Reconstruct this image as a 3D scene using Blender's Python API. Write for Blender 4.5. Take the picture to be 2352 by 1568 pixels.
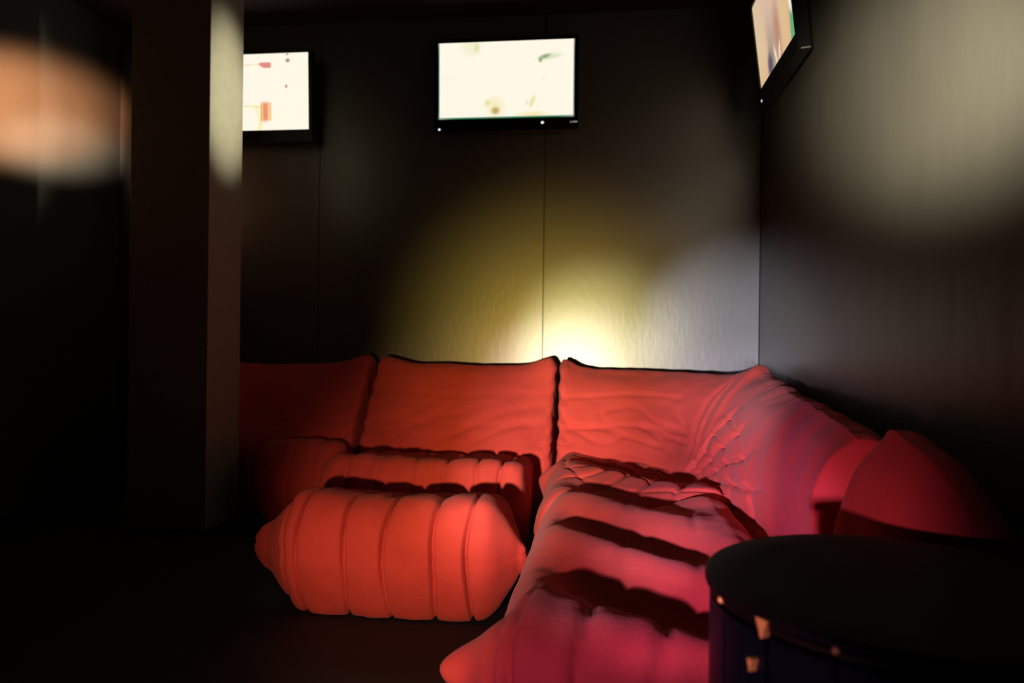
import bpy, bmesh, math, random
import numpy as np
from mathutils import Vector, Matrix, noise

for o in list(bpy.data.objects):
    bpy.data.objects.remove(o)
random.seed(4)
S = bpy.context.scene
COL = S.collection
R = math.radians

# ------------------------------------------------------------------ camera
cd = bpy.data.cameras.new('camera')
cam = bpy.data.objects.new('camera', cd)
COL.objects.link(cam)
S.camera = cam
cd.sensor_width = 36
cd.lens = 26.02
cd.clip_start = .02
psi, rho = R(7), R(.7)
fwd = Vector((-math.sin(psi), math.cos(psi), 0))
rt = Vector((math.cos(psi), math.sin(psi), 0))
up = Vector((0, 0, 1))
cx = rt*math.cos(rho) + up*math.sin(rho)
cy = -rt*math.sin(rho) + up*math.cos(rho)
M = Matrix((cx, cy, -fwd)).transposed().to_4x4()
M.translation = Vector((0, 0, .82))
cam.matrix_world = M
cd.dof.use_dof = True
cd.dof.focus_distance = 1.9
cd.dof.aperture_fstop = 3.2
# a phone in the dark: everything slightly soft

# ------------------------------------------------------------------ world, view
w = bpy.data.worlds.new('World')
S.world = w
w.use_nodes = True
w.node_tree.nodes['Background'].inputs[0].default_value = (.012, .006, .012, 1)
w.node_tree.nodes['Background'].inputs[1].default_value = 1
S.view_settings.view_transform = 'Standard'
S.view_settings.look = 'None'
S.view_settings.gamma = 1
S.view_settings.exposure = 0
S.view_settings.use_curve_mapping = False


# ------------------------------------------------------------------ lights
def spot(name, loc, aim, color, power, angle, blend=1.0, radius=.04):
    d = bpy.data.lights.new(name, 'SPOT')
    d.color = color
    d.energy = power
    d.spot_size = R(angle)
    d.spot_blend = blend
    d.shadow_soft_size = radius
    o = bpy.data.objects.new(name, d)
    COL.objects.link(o)
    o.location = loc
    o.rotation_euler = (Vector(aim)-Vector(loc)).to_track_quat('-Z', 'Y').to_euler()
    return o


# stage lamp with several coloured diodes standing low in front of the sofa
LX, LY, LZ = -.42, -.15, .62
LAMPS = [
    ('stage_lamp_wide', (LX, LY, LZ), (.10, 3.0, .50), (1.00, 0.10, 0.10), 8.0, 42, 1, .03),
    ('stage_lamp_core', (LX, LY, LZ), (-.02, 3.8, .80), (0.98, 1.00, 0.46), 215, 15, 1, .03),
    ('stage_lamp_left', (LX, LY, LZ), (-.26, 3.8, .80), (1.00, 0.75, 0.10), 154.6, 29, 1, .03),
    ('stage_lamp_halo', (LX, LY, LZ), (-.05, 3.8, .84), (1, .42, .16), 45, 37, 1, .03),
    ('stage_lamp_corner', (LX, LY, LZ), (.68, 3.8, .86), (0.89, 0.90, 1.00), 527.2, 16, 1, .03),
    ('stage_lamp_right', (LX, LY, LZ), (.48, 3.0, .42), (0.87, 0.74, 1.00), 345.6, 15, 1, .03),
    ('stage_lamp_seat', (LX, LY, LZ), (.10, 1.4, .30), (0.82, 0.39, 1.00), 24.5, 44, 1, .03),
    ('stage_lamp_ottoman', (LX, LY, LZ), (-.52, 2.2, .24), (1.00, 0.56, 0.32), 140.9, 31, 1, .03),
    ('stage_lamp_near_back', (LX, LY, LZ), (.45, 1.55, .50), (1.00, 0.24, 0.30), 34.0, 19, 1, .03),
    ('stage_lamp_far_left', (LX, LY, LZ), (-.92, 2.2, .25), (1.00, 0.20, 0.10), 4.5, 17, 1, .03),
    ('stage_lamp_backs', (LX, LY, LZ), (-.15, 3.4, .48), (0.95, 0.90, 1.00), 262.5, 18, 1, .03),
    ('beam_right_wall', (.0, .1, 1.0), (.78, 1.88, 1.47), (1, .86, .58), 1900, 21.5, 1, .12),
    ('beam_left_wall', (-1.45, .2, 1.1), (-2.7, 3.06, 1.86), (1, .42, .18), 9000, 11, 1, .05),
    ('fill_pillar_tv', (.3, 3.2, 1.9), (-1.66, 3.09, 1.89), (1.00, 0.92, 0.62), 250.0, 24, 1, .04),  # added fill for the television glow on the pillar's right face
    ('stage_lamp_middle', (LX, LY, LZ), (-.22, 2.4, .36), (1.00, 0.78, 0.72), 85.2, 18, 1, .03),
    ('stage_lamp_arm', (LX, LY, LZ), (.46, 2.1, .42), (0.98, 0.39, 1.00), 137.3, 17, 1, .03),
    ('beam_left_rim', (-1.45, .2, 1.1), (-2.7, 3.36, 1.76), (1, .85, .60), 3000, 6.5, 1, .05),
]
for a in LAMPS:
    lamp = spot(*a)
    if a[0] == 'fill_pillar_tv':
        lamp.scale = (.66, 1, 1)      # added fill squeezed to a tall ellipse, so it stays on the pillar


# ------------------------------------------------------------------ materials
def mat(name, color, rough=.6, metal=0, sheen=0, spec=.5, noise_scale=0, noise_amt=.15, bump=0,
        bump_scale=60, coat=0, stretch=None, ior=1.5):
    m = bpy.data.materials.new(name)
    m.use_nodes = True
    nt = m.node_tree
    b = nt.nodes['Principled BSDF']
    b.inputs['IOR'].default_value = ior
    b.inputs['Base Color'].default_value = (*color, 1)
    b.inputs['Roughness'].default_value = rough
    b.inputs['Metallic'].default_value = metal
    b.inputs['Sheen Weight'].default_value = sheen
    b.inputs['Sheen Roughness'].default_value = .5
    b.inputs['Specular IOR Level'].default_value = spec
    b.inputs['Coat Weight'].default_value = coat
    tc = nt.nodes.new('ShaderNodeTexCoord')
    mp = nt.nodes.new('ShaderNodeMapping')
    nt.links.new(tc.outputs['Object'], mp.inputs[0])
    if stretch:
        mp.inputs['Scale'].default_value = stretch
    if noise_scale:
        n = nt.nodes.new('ShaderNodeTexNoise')
        n.inputs['Scale'].default_value = noise_scale
        n.inputs['Detail'].default_value = 5
        nt.links.new(mp.outputs[0], n.inputs['Vector'])
        mx = nt.nodes.new('ShaderNodeMix')
        mx.data_type = 'RGBA'
        mx.inputs[6].default_value = (*[c*(1-noise_amt) for c in color], 1)
        mx.inputs[7].default_value = (*[min(1, c*(1+noise_amt)) for c in color], 1)
        nt.links.new(n.outputs['Fac'], mx.inputs[0])
        nt.links.new(mx.outputs[2], b.inputs['Base Color'])
    if bump:
        n = nt.nodes.new('ShaderNodeTexNoise')
        n.inputs['Scale'].default_value = bump_scale
        n.inputs['Detail'].default_value = 4
        nt.links.new(mp.outputs[0], n.inputs['Vector'])
        bp = nt.nodes.new('ShaderNodeBump')
        bp.inputs['Strength'].default_value = bump
        bp.inputs['Distance'].default_value = .01
        nt.links.new(n.outputs['Fac'], bp.inputs['Height'])
        nt.links.new(bp.outputs[0], b.inputs['Normal'])
    return m


FAB = mat('red_suede', (.60, .068, .054), .9, sheen=.05, spec=.2, noise_scale=9, noise_amt=.12, bump=.14, bump_scale=120)
WALLM = mat('dark_painted_plywood', (.055, .053, .047), .38, spec=1.0, ior=1.72, noise_scale=5, noise_amt=.12, bump=.035,
            bump_scale=40, stretch=(1, 1, .4))
WALLR = mat('dark_painted_wall', (.055, .054, .049), .5, spec=.45, noise_scale=5, noise_amt=.15, bump=.16,
            bump_scale=9, stretch=(1, 1, .35))
WALLL = mat('matt_dark_wall', (.075, .073, .068), .9, spec=.05, noise_scale=5, noise_amt=.15, bump=.1, bump_scale=9)
FLOORM = mat('black_floor', (.005, .0045, .006), .75, noise_scale=8, noise_amt=.3, bump=.1)
CEILM = mat('black_ceiling', (.02, .012, .01), .8)
PILM = mat('pillar_paint', (.34, .325, .27), .6, noise_scale=20, noise_amt=.12, bump=.1, bump_scale=60)
BLACKP = mat('black_plastic', (.006, .006, .007), .25)
METAL = mat('black_bracket', (.01, .01, .011), .4, metal=.6)
TOPM = mat('black_table_top', (.004, .0035, .0035), .6, spec=.15, noise_scale=6, noise_amt=.3)
GLASS = mat('navy_gloss_panel', (.002, .005, .009), .4, spec=.25, noise_scale=4, noise_amt=.4)
BRASS = mat('brass', (.90, .62, .14), .5, metal=.35)


def emis(name, color, strength):
    m = bpy.data.materials.new(name)
    m.use_nodes = True
    b = m.node_tree.nodes['Principled BSDF']
    b.inputs['Base Color'].default_value = (0, 0, 0, 1)
    b.inputs['Emission Color'].default_value = (*color, 1)
    b.inputs['Emission Strength'].default_value = strength
    return m


def srgb(r, g, b):
    return tuple(((c/255)/12.92 if c/255 < .04045 else ((c/255+.055)/1.055)**2.4) for c in (r, g, b))


def screen_mat(name, base, shapes, strength=1.0):
    """picture on a screen; coordinates u,v 0..1 from the Generated box of the flat screen.
    shapes: (kind, cu, cv, ru, rv, angle, soft, colour)"""
    m = bpy.data.materials.new(name)
    m.use_nodes = True
    nt = m.node_tree
    L = nt.links.new
    b = nt.nodes['Principled BSDF']
    b.inputs['Base Color'].default_value = (0, 0, 0, 1)
    b.inputs['Roughness'].default_value = .3
    b.inputs['Emission Strength'].default_value = strength
    tc = nt.nodes.new('ShaderNodeUVMap')
    prev = None
    for (kind, cu, cv, ru, rv, ang, soft, colr) in shapes:
        mp = nt.nodes.new('ShaderNodeMapping')
        mp.vector_type = 'TEXTURE'
        mp.inputs['Location'].default_value = (cu, cv, 0)
        mp.inputs['Rotation'].default_value = (0, 0, R(ang))
        mp.inputs['Scale'].default_value = (ru, rv, 1)
        L(tc.outputs[0], mp.inputs[0])
        if kind == 'e':
            ln = nt.nodes.new('ShaderNodeVectorMath')
            ln.operation = 'LENGTH'
            L(mp.outputs[0], ln.inputs[0])
            src = ln.outputs['Value']
        else:
            ab = nt.nodes.new('ShaderNodeVectorMath')
            ab.operation = 'ABSOLUTE'
            L(mp.outputs[0], ab.inputs[0])
            sx = nt.nodes.new('ShaderNodeSeparateXYZ')
            L(ab.outputs[0], sx.inputs[0])
            mxm = nt.nodes.new('ShaderNodeMath')
            mxm.operation = 'MAXIMUM'
            L(sx.outputs[0], mxm.inputs[0])
            L(sx.outputs[1], mxm.inputs[1])
            src = mxm.outputs[0]
        mr = nt.nodes.new('ShaderNodeMapRange')
        mr.interpolation_type = 'SMOOTHSTEP'
        mr.inputs['From Min'].default_value = 1+soft
        mr.inputs['From Max'].default_value = 1-soft
        L(src, mr.inputs['Value'])
        mx = nt.nodes.new('ShaderNodeMix')
        mx.data_type = 'RGBA'
        L(mr.outputs[0], mx.inputs[0])
        if prev is None:
            mx.inputs[6].default_value = (*srgb(*base), 1)
        else:
            L(prev, mx.inputs[6])
        mx.inputs[7].default_value = (*srgb(*colr), 1)
        prev = mx.outputs[2]
    L(prev, b.inputs['Emission Color'])
    return m


# ------------------------------------------------------------------ helpers
def link(name, me, m, parent=None, smooth=False):
    o = bpy.data.objects.new(name, me)
    COL.objects.link(o)
    me.materials.append(m)
    if smooth:
        me.shade_smooth()
    if parent:
        o.parent = parent
        o.matrix_parent_inverse = parent.matrix_world.inverted()
    return o


def thing(name, label, cat, loc, group=None):
    o = bpy.data.objects.new(name, None)
    COL.objects.link(o)
    o.location = loc
    o.empty_display_size = .05
    o['label'] = label
    o['category'] = cat
    if group:
        o['group'] = group
    bpy.context.view_layer.update()
    return o


def box_bm(lo, hi, bevel=0, segs=2):
    bm = bmesh.new()
    bmesh.ops.create_cube(bm, size=1)
    for v in bm.verts:
        v.co = Vector([lo[i]+(v.co[i]+.5)*(hi[i]-lo[i]) for i in range(3)])
    if bevel:
        bmesh.ops.bevel(bm, geom=list(bm.edges), offset=bevel, segments=segs, affect='EDGES', profile=.6)
    return bm


def bm_obj(name, bm, m, parent=None, smooth=False):
    me = bpy.data.meshes.new(name)
    bm.normal_update()
    bm.to_mesh(me)
    bm.free()
    return link(name, me, m, parent, smooth)


def box(name, lo, hi, m, parent=None, bevel=0):
    return bm_obj(name, box_bm(lo, hi, bevel), m, parent)


def struct(name, lo, hi, m):
    o = box(name, lo, hi, m)
    o['kind'] = 'structure'
    return o


# ------------------------------------------------------------------ room shell
struct('floor', (-3.2, -2.6, -.1), (1.0, 4.0, 0), FLOORM)
struct('ceiling', (-3.2, -2.6, 2.53), (1.0, 4.0, 2.63), CEILM)
wall_back = struct('wall_back', (-3.2, 3.872, 0), (1.0, 4.0, 2.53), WALLM)
struct('wall_right', (.78, -2.5, 0), (1.0, 3.872, 2.53), WALLR)
struct('wall_left', (-3.2, -2.5, 0), (-2.7, 3.872, 2.53), WALLL)
struct('wall_front', (-3.2, -2.6, 0), (1.0, -2.5, 2.53), WALLR)
# plywood sheets on the back wall, each hung a touch out of true
for x0, x1, tilt in ((-2.7, -1.534, .2), (-1.53, -.314, .9), (-.31, .778, -.6)):
    bm = box_bm((x0, 3.850, 0.001), (x1, 3.868, 2.528), .0015, 1)
    cxm = (x0+x1)/2
    for v in bm.verts:
        v.co.y += (v.co.x-cxm)*math.tan(R(tilt))*.45
    bm_obj('plywood_panel', bm, WALLM, wall_back)
struct('baseboard_right', (.768, 3.0, .001), (.7795, 3.838, .07), BLACKP)

# ------------------------------------------------------------------ pillar
pil = thing('pillar', 'square dark painted pillar left of the sofas, its right side lit pale near the top', 'pillar', (-1.84, 3.09, 0))
bm = box_bm((-2.02, 2.95, .001), (-1.66, 3.235, 2.529), .004, 2)
bm_obj('shaft', bm, PILM, pil)
pale = mat('chipped_paint', (.5, .3, .22), .6)
for (z, h) in ((1.07, .012), (1.015, .012), (.99, .01), (1.085, .006)):
    box('paint_chip', (-1.6605, 3.005+random.uniform(-.01, .01), z), (-1.6585, 3.010, z+h), pale, pil)
for k in range(9):
    z = .35+k*.085+random.uniform(-.02, .02)
    box('edge_chip', (-1.665, 2.9485, z), (-1.661, 2.951, z+.015*random.random()+.004), pale, pil)


# ------------------------------------------------------------------ televisions
def tv(name, label, smat, width=.71, height=.40, marks=True):
    """built facing -Y, bottom centre of the screen at the origin"""
    t = thing(name, label, 'television', (0, 0, 0), None)
    w2 = width/2
    bz = .018
    # housing
    b = box_bm((-w2-bz, .004, -.062), (w2+bz, .045, height+bz), .006, 2)
    bm_obj('housing', b, BLACKP, t)
    # front bezel, four rails round the screen in one piece
    bm = bmesh.new()
    for lo, hi in (((-w2-bz, -.004, -.062), (w2+bz, .006, 0)), ((-w2-bz, -.004, height), (w2+bz, .006, height+bz)),
                   ((-w2-bz, -.004, 0), (-w2, .006, height)), ((w2, -.004, 0), (w2+bz, .006, height))):
        bb = box_bm(lo, hi)
        me = bpy.data.meshes.new('t')
        bb.to_mesh(me)
        bb.free()
        bm.from_mesh(me)
    bm_obj('bezel', bm, BLACKP, t)
    # the screen, with a UV square
    me = bpy.data.meshes.new('screen')
    me.from_pydata([(-w2, .002, 0), (w2, .002, 0), (w2, .002, height), (-w2, .002, height)], [], [(0, 1, 2, 3)])
    uv = me.uv_layers.new(name='UVMap')
    for i, c in enumerate(((0, 0), (1, 0), (1, 1), (0, 1))):
        uv.data[i].uv = c
    link('screen', me, smat, t)
    # rear hump and wall bracket
    bm_obj('rear_cover', box_bm((-w2*.7, .045, .02), (w2*.7, .07, height*.8), .01, 2), BLACKP, t)
    br = bm_obj('wall_bracket', box_bm((-.11, .066, .08), (.11, .098, .30), .004, 1), METAL, t)
    bm_obj('bracket_arm', box_bm((-.02, .05, .14), (.02, .1, .24), .003, 1), METAL, br)
    if marks:
        def dot(nm, x, z, r, col, st, sx=1.0):
            bm = bmesh.new()
            bmesh.ops.create_uvsphere(bm, u_segments=12, v_segments=8, radius=r)
            for v in bm.verts:
                v.co = Vector((x+v.co.x*sx, -.0045+v.co.y*.3, z+v.co.z*.9))
            bm_obj(nm, bm, emis(nm, col, st), t, True)
        dot('power_light', -w2+.006, -.050, .0065, (.75, .82, 1), 1.1)
        if marks == 2:
            dot('sensor_light', w2*.54, -.026, .008, (1, .92, .8), .95)
            dot('badge_dot', w2-.016, -.026, .004, (1, .92, .8), .35)
            # small pale strip of unreadable badge lettering
            bm = bmesh.new()
            for i, (a, b2) in enumerate(((0, .006), (.008, .005), (.0145, .004), (.02, .003))):
                bb = box_bm((w2-.007+a, -.0055, -.030), (w2-.007+a+b2-.0005, -.004, -.0215))
                me2 = bpy.data.meshes.new('t')
                bb.to_mesh(me2)
                bb.free()
                bm.from_mesh(me2)
            bm_obj('badge', bm, emis('badge_pale', (.8, .68, .6), .35), t)
    return t


cream = (255, 248, 230)
scr1 = screen_mat('screen_picture_centre', cream, [
    ('e', .24, .95, .065, .12, 0, .6, (243, 240, 210)),
    ('e', .285, .93, .02, .06, 0, .6, (232, 228, 175)),
    ('e', .82, .785, .085, .035, 13, .6, (222, 230, 198)),
    ('e', .785, .79, .045, .022, 35, .7, (150, 175, 130)),
    ('e', .752, .745, .012, .03, 0, .7, (165, 160, 110)),
    ('e', .775, .50, .012, .018, 30, .8, (243, 236, 215)),
    ('e', .07, .55, .08, .012, -8, .9, (246, 246, 226)),
    ('e', .42, .16, .055, .11, 0, .8, (246, 236, 190)),
    ('e', .365, .21, .02, .035, 0, .7, (232, 226, 165)),
    ('e', .425, .105, .028, .045, 0, .6, (198, 170, 100)),
    ('e', .695, .215, .014, .075, -12, .7, (235, 225, 160)),
    ('e', .655, .20, .012, .03, 0, .8, (238, 234, 215)),
    ('e', .70, .045, .09, .035, 0, .8, (246, 232, 180)),
    ('r', .5, -.005, .55, .030, 0, .35, (35, 112, 78)),
    ('r', -.004, .5, .012, .6, 0, .5, (20, 92, 95)),
    ('r', 1.004, .5, .012, .6, 0, .5, (70, 90, 85)),
])
scr2 = screen_mat('screen_picture_left', cream, [
    ('r', .60, .855, .10, .018, 0, .3, (250, 215, 170)),
    ('r', .655, .852, .045, .036, 0, .1, (228, 140, 130)),
    ('e', .56, .58, .15, .285, 0, .05, cream),
    ('r', .56, .315, .075, .014, -8, .5, (248, 228, 170)),
    ('e', .56, .10, .065, .21, 0, .25, (250, 240, 165)),
    ('e', .535, .10, .066, .22, 0, .15, cream),
    ('r', .66, .245, .042, .118, 0, .06, (250, 205, 145)),
    ('r', .655, .245, .018, .118, 0, .4, (238, 145, 110)),
    ('r', .622, .235, .004, .12, 0, .5, (215, 160, 100)),
    ('e', .835, .905, .017, .026, 0, .4, (190, 145, 140)),
    ('e', .832, .985, .010, .010, 0, .5, (190, 120, 125)),
    ('e', .822, .570, .010, .022, 0, .4, (185, 150, 140)),
])
peach = (236, 190, 145)
scr3 = screen_mat('screen_picture_right', peach, [
    ('r', .12, .65, .14, .5, 0, .6, (232, 205, 165)),
    ('e', .40, .35, .09, .55, 0, .6, (172, 158, 138)),
    ('e', .33, .10, .07, .14, 0, .6, (105, 92, 112)),
    ('e', .48, .85, .30, .40, 0, .9, (228, 196, 172)),
    ('e', .58, .30, .09, .30, 0, .8, (195, 148, 128)),
    ('e', .76, .45, .08, .45, 0, .8, (232, 198, 150)),
    ('e', .86, .62, .08, .12, 0, .5, (150, 125, 125)),
    ('r', .96, .10, .075, .20, -4, .25, (108, 180, 122)),
    ('e', .95, .44, .05, .17, 0, .3, (246, 238, 222)),
    ('e', .49, .10, .018, .13, 12, .5, (246, 235, 215)),
    ('e', .59, .09, .018, .11, -12, .5, (246, 235, 215)),
], .9)

t1 = tv('television', 'wall television showing an almost white picture, centred high above the sofas', scr1, .70, .387, marks=2)
t1.location = (-.507, 3.745, 1.958)
t1.rotation_euler = (R(3), 0, 0)
t2 = tv('television', 'wall television half hidden behind the pillar, white picture with orange patches', scr2, .70, .40)
t2.location = (-1.903, 3.745, 1.926)
t2.rotation_euler = (R(3), 0, 0)
t3 = tv('television', 'television on the right wall seen nearly edge on, peach and green picture', scr3, .59, .36)
t3.location = (.672, 3.043, 1.931)
t3.rotation_euler = Matrix.Rotation(R(-90), 4, 'Z').to_euler()
t3.rotation_euler = (Matrix.Rotation(R(-90), 4, 'Z') @ Matrix.Rotation(R(7), 4, 'X')).to_euler()


# ------------------------------------------------------------------ soft furniture
def catmull(P, n, closed):
    """P: (k, ...) -> (n, ...) centripetal-free Catmull-Rom along axis 0"""
    P = np.asarray(P, float)
    k = len(P)
    out = []
    span = k if closed else k-1
    for i in range(n):
        t = i*span/n if closed else i*span/(n-1)
        a = min(int(t), span-1)
        f = t-a
        def g(j):
            return P[j % k] if closed else P[max(0, min(k-1, j))]
        p0, p1, p2, p3 = g(a-1), g(a), g(a+1), g(a+2)
        out.append(.5*((2*p1)+(-p0+p2)*f+(2*p0-5*p1+4*p2-p3)*f*f+(-p0+3*p1-3*p2+p3)*f**3))
    return np.array(out)


def body(name, sections, ns, mt, disp, parent, post=None, zmin=.004):
    """closed soft body lofted through the sections (rings of 3-D points)"""
    A = np.array(sections, float)
    A = catmull(A, ns, False)
    A = catmull(A.transpose(1, 0, 2), mt, True).transpose(1, 0, 2)      # ns x mt x 3
    if post:
        for i in range(ns):
            for j in range(mt):
                A[i, j] = post(A[i, j], i/(ns-1), j/mt)
    du = np.gradient(A, axis=0)
    dv = (np.roll(A, -1, 1)-np.roll(A, 1, 1))/2
    N = np.cross(du, dv)
    c = A.mean(axis=(0, 1))
    if (N*(A-c)).sum() < 0:
        N = -N
        flip = True
    else:
        flip = False
    N /= np.linalg.norm(N, axis=2, keepdims=True)+1e-9
    B = A.copy()
    if disp:
        for i in range(ns):
            for j in range(mt):
                B[i, j] = A[i, j]+N[i, j]*disp(A[i, j], i/(ns-1), j/mt, N[i, j])
    B[:, :, 2] = np.maximum(B[:, :, 2], zmin)
    verts = [tuple(p) for p in B.reshape(-1, 3)]
    faces = []
    for i in range(ns-1):
        for j in range(mt):
            j2 = (j+1) % mt
            f = (i*mt+j, i*mt+j2, (i+1)*mt+j2, (i+1)*mt+j)
            faces.append(f[::-1] if not flip else f)
    for i in (0, ns-1):
        cidx = len(verts)
        verts.append(tuple(B[i].mean(axis=0)))
        for j in range(mt):
            j2 = (j+1) % mt
            f = (i*mt+j, i*mt+j2, cidx)
            faces.append(f)
    me = bpy.data.meshes.new(name)
    me.from_pydata(verts, [], faces)
    bm = bmesh.new()
    bm.from_mesh(me)
    bmesh.ops.recalc_face_normals(bm, faces=bm.faces)
    bm.to_mesh(me)
    bm.free()
    return link(name, me, FAB, parent, True)


def nz(x, y, z, s=1.0):
    return noise.noise(Vector((x*s, y*s, z*s)))


def groove(d, width):
    return math.exp(-(d/width)**2)


def scale_ring(ring, c, fx, fz):
    """shrink a (b, z) ring towards c"""
    return [(c[0]+(b-c[0])*fx, c[1]+(z-c[1])*fz) for b, z in ring]


def folds(p, amt=.006, seed=0.0, dirv=(1, .3, 2.2), sc=5):
    """sharp directional cloth folds"""
    v = nz(p[0]*dirv[0]+seed, p[1]*dirv[1]+seed*.7, p[2]*dirv[2], sc)
    return amt*(1-2*abs(v)*2.2)*.8


# ---- seat roll used by ottoman and sofa seats; long axis X, front facing -Y
def seat_sections(x0, x1, y0, depth, ht, lear, rear, zc=.21, earc=.12):
    ring = [(.07, .012), (.005, .09), (-.03, .19), (.0, .295), (.075, ht), (.20, ht-.004), (depth*.55, ht-.035), (depth-.12, ht-.045),
            (depth-.02, ht-.12), (depth, .18), (depth-.03, .03), (depth*.6, .012), (depth*.3, .012)]
    secs = []

    def add(x, fx, fz):
        secs.append([(x, y0+b, z) for b, z in scale_ring(ring, (earc, zc), fx, fz)])
    for (dx, fx, fz) in lear:
        add(x0+dx, fx, fz)
    n = 5
    xa, xb = x0+lear[-1][0], x1-rear[-1][0]
    for i in range(1, n):
        add(xa+(xb-xa)*i/n, 1, 1)
    for (dx, fx, fz) in rear[::-1]:
        add(x1-dx, fx, fz)
    return secs


EAR = [(0, .03, .05), (.007, .10, .17), (.030, .20, .31), (.062, .34, .42), (.105, .64, .68), (.150, .93, .94), (.21, 1, 1)]
EAR_SHORT = [(0, .03, .05), (.006, .10, .15), (.022, .20, .25), (.042, .42, .44), (.078, .76, .76), (.115, .96, .96), (.17, 1, 1)]
EARS = [(0, .03, .05), (.006, .10, .17), (.03, .22, .30), (.055, .50, .62), (.085, .80, .88), (.13, .97, .98), (.20, 1, 1)]
ROUND = [(0, .35, .45), (.006, .7, .78), (.025, .88, .90), (.06, .97, .97), (.12, 1, 1)]


def pleat_disp(lines, zseam=None, seed=0.0, width=.0055, depth=.034, puff=.006):
    lines = list(lines)

    def f(p, s, t, n):
        x, y, z = p
        wob = .012*nz(z*1.5, y*1.2, seed+x*.3, 3)
        d = 0.0
        dm = 9
        for i, l in enumerate(lines):
            dd = abs(x-(l+wob+.008*math.sin(i*3.1+z*9)))
            dm = min(dm, dd)
        mod = .65+.35*math.sin(z*13+x*5+seed)
        d -= depth*mod*groove(dm, width)
        d += puff*min(1, (dm/.06))**.7
        if zseam is not None:
            d -= .0045*groove(z-(zseam+.010*math.sin(x*7)), .007)
        # gathered creases under the crest and near the bottom
        g = math.exp(-((z-.34)/.035)**2)+.7*math.exp(-((z-.08)/.05)**2)
        d -= .010*g*max(0, nz(x*1.0, seed, z*.12, 18)-.12)*2
        d += .010*nz(x, y+seed, z, 4)+.0035*nz(x, y+seed, z, 14)
        return d
    return f


def dip(x, xa, xb, amt):
    f = (x-xa)/(xb-xa)
    return -amt*math.sin(math.pi*min(1, max(0, f)))


# ---- 1. the ottoman in front
ott = thing('ottoman', 'orange-lit quilted red ottoman with pointed ends, standing in front of the middle sofa module', 'ottoman', (-.64, 2.3, 0))


def ott_post(p, s, t):
    x, y, z = p
    if z > .25:
        z += dip(x, -.90, -.34, .020)*(z-.25)/.11 + .012*(-.64-x)*(z-.25)/.11
    if z < .10:     # belly narrower at the bottom ends
        pass
    return (x, y, z)


body('cushion', seat_sections(-1.048, -.222, 2.05, .50, .360, EAR, EAR_SHORT, zc=.185), 440, 130,
     pleat_disp((-.925, -.865, -.735, -.605, -.475, -.365), .205, 1.0), ott, ott_post)

# ---- 2/3. armless modules along the back wall
ZB = .70


def back_ring(zt, yc=3.28, yt=3.63):
    """(y,z) ring from the crease up to the crest and down the rear"""
    return [(yc+.02, .02), (yc-.01, .17), (yc, .30), (yc+.055, .40), (yc+.13, .50), (yc+.215, .60), (yt-.055, zt-.020), (yt, zt), (yt+.055, zt-.02),
            (yt+.10, .55), (yt+.125, .35), (yt+.12, .15), (yt+.10, .02), (yc+.2, .012)]


def back_sections(x0, x1, tops, yc=3.28, yt=3.63):
    secs = []
    ends = [(0, .80), (.004, .93), (.018, .985), (.045, 1)]
    c = (yt-.05, .34)

    def add(x, f, zt):
        secs.append([(x, y, z) for y, z in scale_ring(back_ring(zt, yc, yt), c, f, f if f < .97 else 1)])
    for dx, f in ends:
        add(x0+dx, f, tops[0])
    for i in range(1, len(tops)-1):
        add(x0+.045+(x1-x0-.09)*i/(len(tops)-1), 1, tops[i])
    for dx, f in ends[::-1]:
        add(x1-dx, f, tops[-1])
    return secs


def back_disp(x0, x1, seed):
    def f(p, s, t, n):
        x, y, z = p
        u = (x-x0)/(x1-x0)
        d = .012*math.sin(math.pi*min(1, max(0, u)))
        # horizontal quilting seams, nearly flattened by use
        for zz in (.44, .57):
            d -= .004*groove(z-zz-.012*math.sin(u*5+seed), .007)
        # folds radiating from the lower right of the panel
        k = max(0, 1-abs(z-.42)/.16)
        v = nz(x*.8+seed, 0, z*3.2-x*1.1, 4)
        d -= .016*k*max(0, .22-abs(v))/.22*(.4+.6*u)
        d += .007*nz(x+seed, y, z, 6)+.0025*nz(x, y+seed, z*1.5, 18)
        # piped edge nubs at the sides
        e = min(x-x0, x1-x)
        if e < .03:
            d += .0035*math.sin(z*75)
        return d
    return f


mid = thing('sofa_module', 'middle low red sofa module without arms, behind the orange-lit ottoman', 'sofa', (-.66, 3.2, 0), 'modules of the red sectional sofa')
body('backrest', back_sections(-1.115, -.225, [.732, .705, .695, .690, .690, .692, .700, .735]), 150, 110,
     back_disp(-1.115, -.225, 2.0), mid)


def mid_post(p, s, t):
    x, y, z = p
    if z > .2:
        z += dip(x, -1.0, -.33, .012)*(z-.2)/.16
    return (x, y, z)


body('seat', seat_sections(-1.06, -.285, 2.66, .66, .372, [(a*1.2, b, c) for a, b, c in ROUND], [(a*1.2, b, c) for a, b, c in ROUND]), 200, 120,
     pleat_disp((-.95, -.83, -.70, -.58, -.46, -.37), None, 5.0, depth=.018), mid, mid_post)

lef = thing('sofa_module', 'left red sofa module nearly lost in shadow beside the pillar', 'sofa', (-1.55, 3.2, 0), 'modules of the red sectional sofa')
body('backrest', back_sections(-2.02, -1.150, [.70, .69, .68, .675, .68, .685, .70, .735]), 120, 90,
     back_disp(-2.02, -1.15, 7.0), lef)
body('seat', seat_sections(-1.47, -1.125, 2.98, .32, .375, [(a*1.2, b, c) for a, b, c in ROUND], ROUND), 130, 90,
     pleat_disp((-1.40, -1.30, -1.21), None, 8.0, depth=.010), lef)

# ---- 4. corner module
cor = thing('sofa_module', 'corner red sofa module with quilting fanned round its inner corner, pink-lit', 'sofa', (.3, 3.3, 0), 'modules of the red sectional sofa')
PIN = Vector((.37, 2.93, .31))       # pinch where the quilting seams meet


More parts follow.
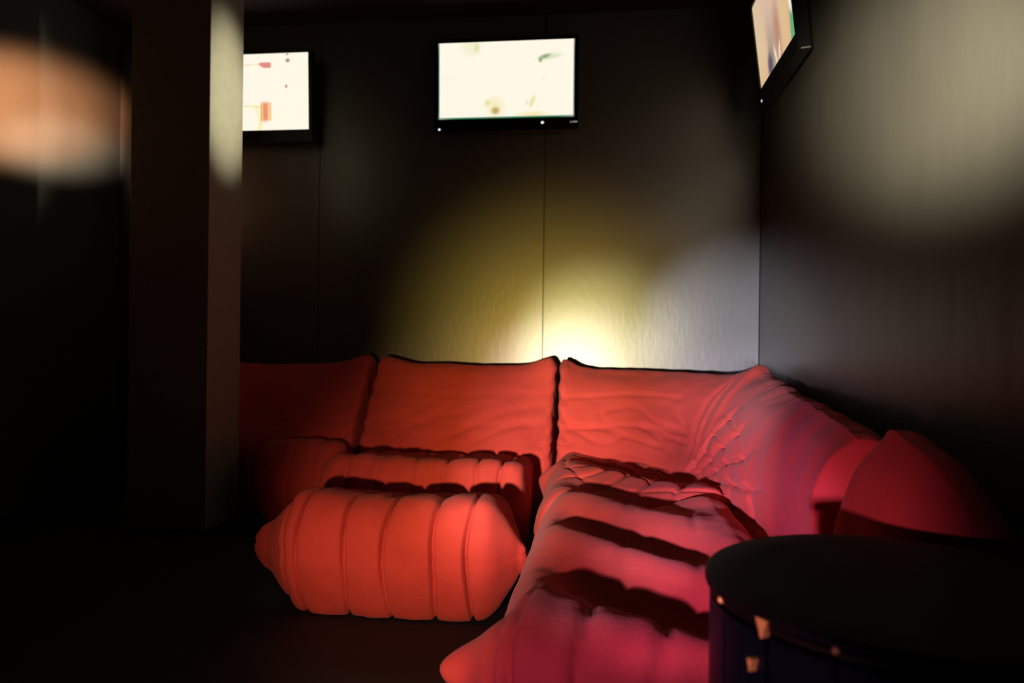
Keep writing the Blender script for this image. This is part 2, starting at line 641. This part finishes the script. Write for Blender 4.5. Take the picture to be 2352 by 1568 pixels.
def fan(p, upright, s=1.0):
    """squares of quilting that radiate from the pinch; upright: on the side back, else on the seat"""
    dx, dy, dz = p[0]-PIN.x, p[1]-PIN.y, p[2]-PIN.z
    if upright:
        # the squares on the side back are three times as long as they are high
        ey, ez = -dy*.30+.02, dz+.035
        r = math.hypot(ey, ez)
        if r > .34 or ey < 0:
            return 0
        ang = math.degrees(math.atan2(ez, ey))
        a = (ang+5*nz(r, 0, 0, 9)+200) % 19.0
        da = min(a, 19.0-a)*math.pi/180*r
        fade = max(0, min(1, (.33-r)/.08))*min(1, r/.04)*max(0, min(1, (.62-p[2])/.08))
        k = -.016*groove(da, .0050)
        for q, rr in enumerate((.065, .125, .19, .26)):
            k -= .013*groove(r-rr-.008*nz(ang*.03, q, 0, 3), .0045)
        k += .010*min(1, da/.018)
        return k*fade*s
    r = math.sqrt(dx*dx+dy*dy+dz*dz)
    if r > .95:
        return 0
    ang = math.degrees(math.atan2(dy, dx))
    st = 16.0
    a = (ang + 5*nz(r, 0, 0, 6)+200) % st
    da = min(a, st-a)*math.pi/180*r
    fall = min(1, r/.10)*max(0, min(1, (.62-r)/.25))
    k = -.022*groove(da, .0085)*fall
    for q, rr in enumerate((.15, .26, .38, .51)):
        k -= .017*groove(r-rr-.018*nz(ang*.02, q, 0, 3), .0085)*max(0, min(1, (.62-r)/.2))
    k += .009*fall*min(1, da/.04)
    return k*s


def cor_back_disp(p, s, t, n):
    x, y, z = p
    d = fan(p, True)
    d += .010*nz(x+3, y, z, 5)+.003*nz(x, y+9, z, 16)
    if y > 3.1 and x < .35:
        for zz in (.445, .575):
            d -= .0065*groove(z-zz-.010*math.sin(x*9), .007)
        k = max(0, 1-abs(z-.44)/.14)
        v = nz(x*1.1+4, 0, z*3.2+x*.8, 5)
        d -= .014*k*max(0, .2-abs(v))/.2
        if x < -.16:
            d += .0035*math.sin(z*75)
    else:
        # deep fold that runs down from the corner peak
        # two long seams that run down from the corner peak to the pinch
        for off in (.0, .085):
            ln = (y-2.93-off*.4)-(z-.31)*(1.05+off)
            d -= .013*groove(ln, .013)*max(0, min(1, (z-.34)/.05))*max(0, min(1, (.70-z)/.06))
    return d


def swept_back(secs_def, ns, mt, disp, name, parent, wallx=.742, wally=3.818):
    secs = []
    for (C, T, n, th, fl) in secs_def:
        C, T, n = Vector(C), Vector(T), Vector((n[0], n[1], 0)).normalized()
        def L(f, bul, zf=None):
            q = C.lerp(T, f)-n*bul
            q.z = C.z+(T.z-C.z)*(zf if zf is not None else f)
            return q
        base = Vector((C.x, C.y, .02))
        ring = [base+n*.02, base-n*.015+Vector((0, 0, .15)), C.copy(),
                L(.16, .02, .24), L(.38, .035, .52), L(.64, .03, .80), L(.86, .008, .955), T.copy(),
                T+n*(th*.40)+Vector((0, 0, -.022)), T+n*(th*.75)+Vector((0, 0, -.15)), T+n*th+Vector((0, 0, -.35)),
                T+n*th*.95+Vector((0, 0, -.52)), Vector((T.x, T.y, .02))+n*th*.8, Vector(((C.x+T.x)/2, (C.y+T.y)/2, .012))]
        if fl < 1:
            c = sum(ring, Vector())/len(ring)
            ring = [c+(q-c)*fl for q in ring]
        for q in ring:
            q.x = min(q.x, wallx)
            q.y = min(q.y, wally)
        secs.append([tuple(q) for q in ring])
    return body(name, secs, ns, mt, disp, parent)


cs = [
    ((-.200, 3.30, .30), (-.200, 3.62, .730), (0, 1), .12, .82),
    ((-.197, 3.30, .30), (-.197, 3.62, .735), (0, 1), .12, .94),
    ((-.180, 3.30, .30), (-.180, 3.62, .735), (0, 1), .12, 1),
    ((-.12, 3.29, .30), (-.10, 3.63, .700), (0, 1), .12, 1),
    ((.02, 3.26, .30), (.08, 3.63, .688), (0, 1), .12, 1),
    ((.13, 3.20, .30), (.28, 3.62, .685), (0, 1), .13, 1),
    ((.25, 3.10, .30), (.48, 3.58, .683), (.15, 1), .13, 1),
    ((.31, 3.02, .305), (.60, 3.50, .682), (.6, 1), .12, 1),
    ((.335, 2.97, .305), (.672, 3.42, .712), (.9, .9), .10, 1),
    ((.35, 2.94, .305), (.690, 3.36, .728), (1, .7), .10, 1),
    ((.362, 2.90, .305), (.698, 3.29, .700), (1, .5), .10, 1),
    ((.375, 2.84, .31), (.690, 3.16, .688), (1, .2), .09, 1),
    ((.39, 2.72, .315), (.665, 2.86, .672), (1, 0), .10, 1),
    ((.41, 2.45, .33), (.625, 2.50, .664), (1, 0), .12, 1),
    ((.43, 2.15, .345), (.575, 2.12, .660), (1, 0), .13, 1),
    ((.44, 1.85, .36), (.530, 1.78, .656), (1, 0), .15, 1),
    ((.44, 1.62, .38), (.495, 1.55, .652), (1, 0), .16, 1),
    ((.43, 1.55, .40), (.485, 1.485, .650), (1, 0), .15, 1),
    ((.43, 1.535, .40), (.485, 1.465, .650), (1, 0), .15, .95),
    ((.43, 1.53, .40), (.485, 1.460, .650), (1, 0), .15, .78),
]
swept_back(cs, 460, 190, cor_back_disp, 'backrest', cor)


def ridge_line(x, y, y0, k):
    """signed distance in y from a crest that runs obliquely"""
    return y-(y0-k*(x+.12))


CRESTS = [(2.86, 1.05), (2.28, 1.05), (1.80, .95), (1.35, .62)]


def seat_top(x, y):
    """height offset of the pillowy seat tops: crests with valleys behind them"""
    best = 0
    ys = [c[0]-c[1]*max(-.06, min(.42, x+.12)) for c in CRESTS]
    # valley centres half way between crests
    val = []
    for i in range(3):
        val.append(((ys[i]+ys[i+1])*.5+.03, abs(ys[i]-ys[i+1])))
    h = 0
    edge = max(0, min(1, (x+.20)/.22))
    edge = edge*edge*(3-2*edge)
    fade = 1-.75*max(0, min(1, (x-.14)/.18))
    for i, (yv, gap) in enumerate(val):
        wd = gap*(.30, .30, .34)[i]
        h -= (.060, .075, .100)[i]*math.exp(-((y-yv)/wd)**2)*edge*(fade if i < 2 else 1)
    # slope from the rearmost crest down to the crease under the backrest
    h -= .050*max(0, min(1, (y-ys[0]-.02)/.22))*edge*fade
    return h


def front_seat_sections(ya, yb, x0, x1, fronte, reare, ht):
    """seat bodies whose long axis is Y; ring in (x, z)"""
    def ring(y, fx, fz, h):
        r = [(x0+.03, .012), (x0-.015, .10), (x0-.03, .19), (x0-.005, .28), (x0+.05, h-.012), (x0+.13, h+.002), (x0+.30, h+.004),
             (x0+.45, h), (x1-.06, h-.006), (x1-.006, h-.045), (x1+.0, .18), (x1-.02, .03), ((x0+x1)/2+.1, .012), ((x0+x1)/2-.12, .012)]
        c = ((x0+x1)/2, .20)
        return [(c[0]+(a-c[0])*fx, y, c[1]+(z-c[1])*fz) for a, z in r]
    secs = []
    for dy, fx, fz in fronte:
        secs.append(ring(ya+dy, fx, fz, ht(ya)))
    a, b = ya+fronte[-1][0], yb-reare[-1][0]
    for i in range(1, 7):
        y = a+(b-a)*i/7
        secs.append(ring(y, 1, 1, ht(y)))
    for dy, fx, fz in reare[::-1]:
        secs.append(ring(yb-dy, fx, fz, ht(yb)))
    return secs


def cor_seat_disp(p, s, t, n):
    x, y, z = p
    d = .009*nz(x+1, y, z, 5)+.003*nz(x, y+4, z, 16)
    if z > .22:
        d += fan(p, False)
    return d


def cor_post(p, s, t):
    x, y, z = p
    if z > .22:
        z += seat_top(x, y)*min(1, (z-.22)/.1)
        # sinks towards the pinch
        r = math.hypot(x-PIN.x, y-PIN.y)
        z -= .055*math.exp(-(r/.22)**2)
    # ear on the left front corner
    e = math.exp(-((y-2.99)/.055)**2)*math.exp(-((z-.27)/.06)**2)
    if x < -.1:
        x -= .045*e
    return (x, y, z)


body('seat', front_seat_sections(2.38, 3.32, -.19, .46, [(0, .8, .75), (.01, .92, .88), (.04, .98, .97), (.09, 1, 1)],
                                 [(0, .9, .85), (.01, .96, .95), (.05, 1, 1)], lambda y: .352), 200, 170, cor_seat_disp, cor, cor_post)

# ---- 5. front module: long seat reaching towards the camera, with its own short back on the right
fro = thing('sofa_module', 'front red sofa module with a magenta-lit seat, behind the round table', 'sofa', (.2, 1.8, 0), 'modules of the red sectional sofa')


def fro_disp(p, s, t, n):
    x, y, z = p
    d = .009*nz(x+1, y, z+3, 5)+.003*nz(x, y+4, z, 15)
    # thin pleats that run over the front face and a little way over the top
    ff = max(0, min(1, (1.50-y)/.22))
    for i, l in enumerate((-.165, -.115, .0, .115, .24, .37)):
        q = abs(x-(l+.018*math.sin(z*9+i)+(y-1.3)*.10))
        d -= (.016 if i < 2 else .011)*groove(q, .008)*ff
        d += .004*math.exp(-((q-.03)/.02)**2)*ff
    # shallow puckers across the top
    for l in (.06, .22):
        q = abs(x-(l+.02*math.sin(y*7)))
        d -= .006*groove(q, .009)*(1-ff)
    return d


def fro_post(p, s, t):
    x, y, z = p
    if z > .20:
        z += seat_top(x, y)*min(1, (z-.20)/.1)
    # front face bulges forward in the middle of its height
    if y < 1.45:
        z_ = (z-.2)/.2
    # pointed ear on the left front corner
    if x < .12:
        e = math.exp(-((y-1.29)/.065)**2)*math.exp(-((z-.25)/.05)**2)
        wx = max(0, min(1, (.0-x)/.16))
        x -= .085*e*wx
        y -= .01*e*wx
    return (x, y, z)


FR = [(0, .60, .35), (.0, .85, .62), (.012, .94, .80), (.04, .985, .92), (.085, 1, .985), (.15, 1, 1)]
body('seat', front_seat_sections(1.14, 2.325, -.175, .390, FR, [(0, .85, .80), (.012, .95, .93), (.05, 1, 1)],
                                 lambda y: .368), 260, 180, fro_disp, fro, fro_post)


def fro_back_disp(p, s, t, n):
    x, y, z = p
    return .012*nz(x+5, y, z, 4)+.004*nz(x, y+2, z, 13)


fs = [
    ((.455, 1.425, .30), (.52, 1.415, .600), (1, 0), .12, .70),
    ((.445, 1.420, .30), (.51, 1.405, .630), (1, 0), .13, .88),
    ((.43, 1.405, .30), (.500, 1.375, .660), (1, 0), .14, 1),
    ((.42, 1.38, .30), (.495, 1.330, .684), (1, 0), .15, 1),
    ((.42, 1.32, .30), (.500, 1.275, .672), (1, 0), .15, 1),
    ((.42, 1.24, .30), (.515, 1.20, .640), (1, 0), .14, 1),
    ((.425, 1.18, .29), (.535, 1.15, .590), (1, 0), .13, .98),
    ((.43, 1.16, .28), (.545, 1.13, .54), (1, 0), .12, .85),
    ((.44, 1.155, .27), (.55, 1.125, .50), (1, 0), .11, .6),
]
swept_back(fs, 100, 80, fro_back_disp, 'backrest', fro)

# ------------------------------------------------------------------ round table
TX, TY, TR, TZ = .344, .894, .2198, .55
tab = thing('side_table', 'round black drum side table with navy side panels and brass studs, at lower right', 'table', (TX, TY, 0))


def lathe(prof, n=96):
    bm = bmesh.new()
    rings = []
    for r, z in prof:
        rings.append([bm.verts.new((TX+r*math.cos(2*math.pi*i/n), TY+r*math.sin(2*math.pi*i/n), z)) for i in range(n)])
    for a, b in zip(rings, rings[1:]):
        for i in range(n):
            bm.faces.new((a[i], a[(i+1) % n], b[(i+1) % n], b[i]))
    bm.faces.new(rings[0][::-1])
    bm.faces.new(rings[-1])
    return bm


bm_obj('table_top', lathe([(TR-.006, TZ-.014), (TR-.001, TZ-.012), (TR, TZ-.007), (TR-.002, TZ-.002), (TR-.006, TZ), (TR-.05, TZ)]), TOPM, tab, True)
bm_obj('rim', lathe([(TR-.012, TZ-.018), (TR-.004, TZ-.018), (TR-.004, TZ-.014), (TR-.012, TZ-.014)]),
       mat('dull_brass', (.05, .035, .02), .5, metal=1), tab)
bm_obj('core', lathe([(TR-.022, .012), (TR-.020, .03), (TR-.020, TZ-.024), (TR-.022, TZ-.0225)]), TOPM, tab)
bm_obj('foot_ring', lathe([(TR-.03, .001), (TR-.012, .001), (TR-.012, .02), (TR-.03, .02)]), METAL, tab)
NP = 18
A0 = 194.5
for k in range(NP):
    a0 = A0+k*360/NP
    bm = bmesh.new()
    ang = [a0+.8+j*(360/NP-1.6)/5 for j in range(6)]
    for rr in (TR-.0195, TR-.006):
        for zz in (.024, TZ-.026):
            for a in ang:
                bm.verts.new((TX+rr*math.cos(R(a)), TY+rr*math.sin(R(a)), zz))
    bm.verts.ensure_lookup_table()
    v = bm.verts
    idx = lambda r, z, j: v[(r*2+z)*6+j]
    for j in range(5):
        bm.faces.new((idx(1, 0, j), idx(1, 0, j+1), idx(1, 1, j+1), idx(1, 1, j)))
        bm.faces.new((idx(0, 0, j+1), idx(0, 0, j), idx(0, 1, j), idx(0, 1, j+1)))
        bm.faces.new((idx(1, 1, j), idx(1, 1, j+1), idx(0, 1, j+1), idx(0, 1, j)))
        bm.faces.new((idx(0, 0, j), idx(0, 0, j+1), idx(1, 0, j+1), idx(1, 0, j)))
    bm.faces.new((idx(0, 0, 0), idx(1, 0, 0), idx(1, 1, 0), idx(0, 1, 0)))
    bm.faces.new((idx(1, 0, 5), idx(0, 0, 5), idx(0, 1, 5), idx(1, 1, 5)))
    bm_obj('side_panel', bm, GLASS, tab)


def stud(a, z, r):
    bm = bmesh.new()
    bmesh.ops.create_uvsphere(bm, u_segments=14, v_segments=10, radius=r)
    c = Vector((TX+(TR-.002)*math.cos(R(a)), TY+(TR-.002)*math.sin(R(a)), z))
    for q in bm.verts:
        q.co += c
    return bm


def clip(a, z, wd, ht):
    """tapered brass clip that hugs the joint between two panels"""
    bm = bmesh.new()
    pts = [(-wd, ht*.5), (wd, ht*.5), (wd*.75, ht*.15), (wd*.42, -ht*.1), (wd*.26, -ht*.48), (-wd*.10, -ht*.5), (-wd*.32, -ht*.2), (-wd*.72, ht*.2)]
    rings = []
    for rr in (TR-.007, TR+.0025):
        rings.append([bm.verts.new((TX+rr*math.cos(R(a)+px/TR), TY+rr*math.sin(R(a)+px/TR), z+pz)) for px, pz in pts])
    bm.faces.new(rings[1])
    bm.faces.new(rings[0][::-1])
    n = len(pts)
    for i in range(n):
        bm.faces.new((rings[0][i], rings[0][(i+1) % n], rings[1][(i+1) % n], rings[1][i]))
    bmesh.ops.recalc_face_normals(bm, faces=bm.faces)
    return bm


for k in range(NP):
    a = A0+k*360/NP
    if k % 6 == 1:
        bm_obj('clip', clip(a, TZ-.015, .0075, .019), BRASS, tab)
        bm_obj('clip', clip(a-4, TZ-.058, .0035, .013), BRASS, tab)
    elif k % 2 == 0:
        bm_obj('stud', stud(a, TZ-.012, .004), BRASS, tab, True)
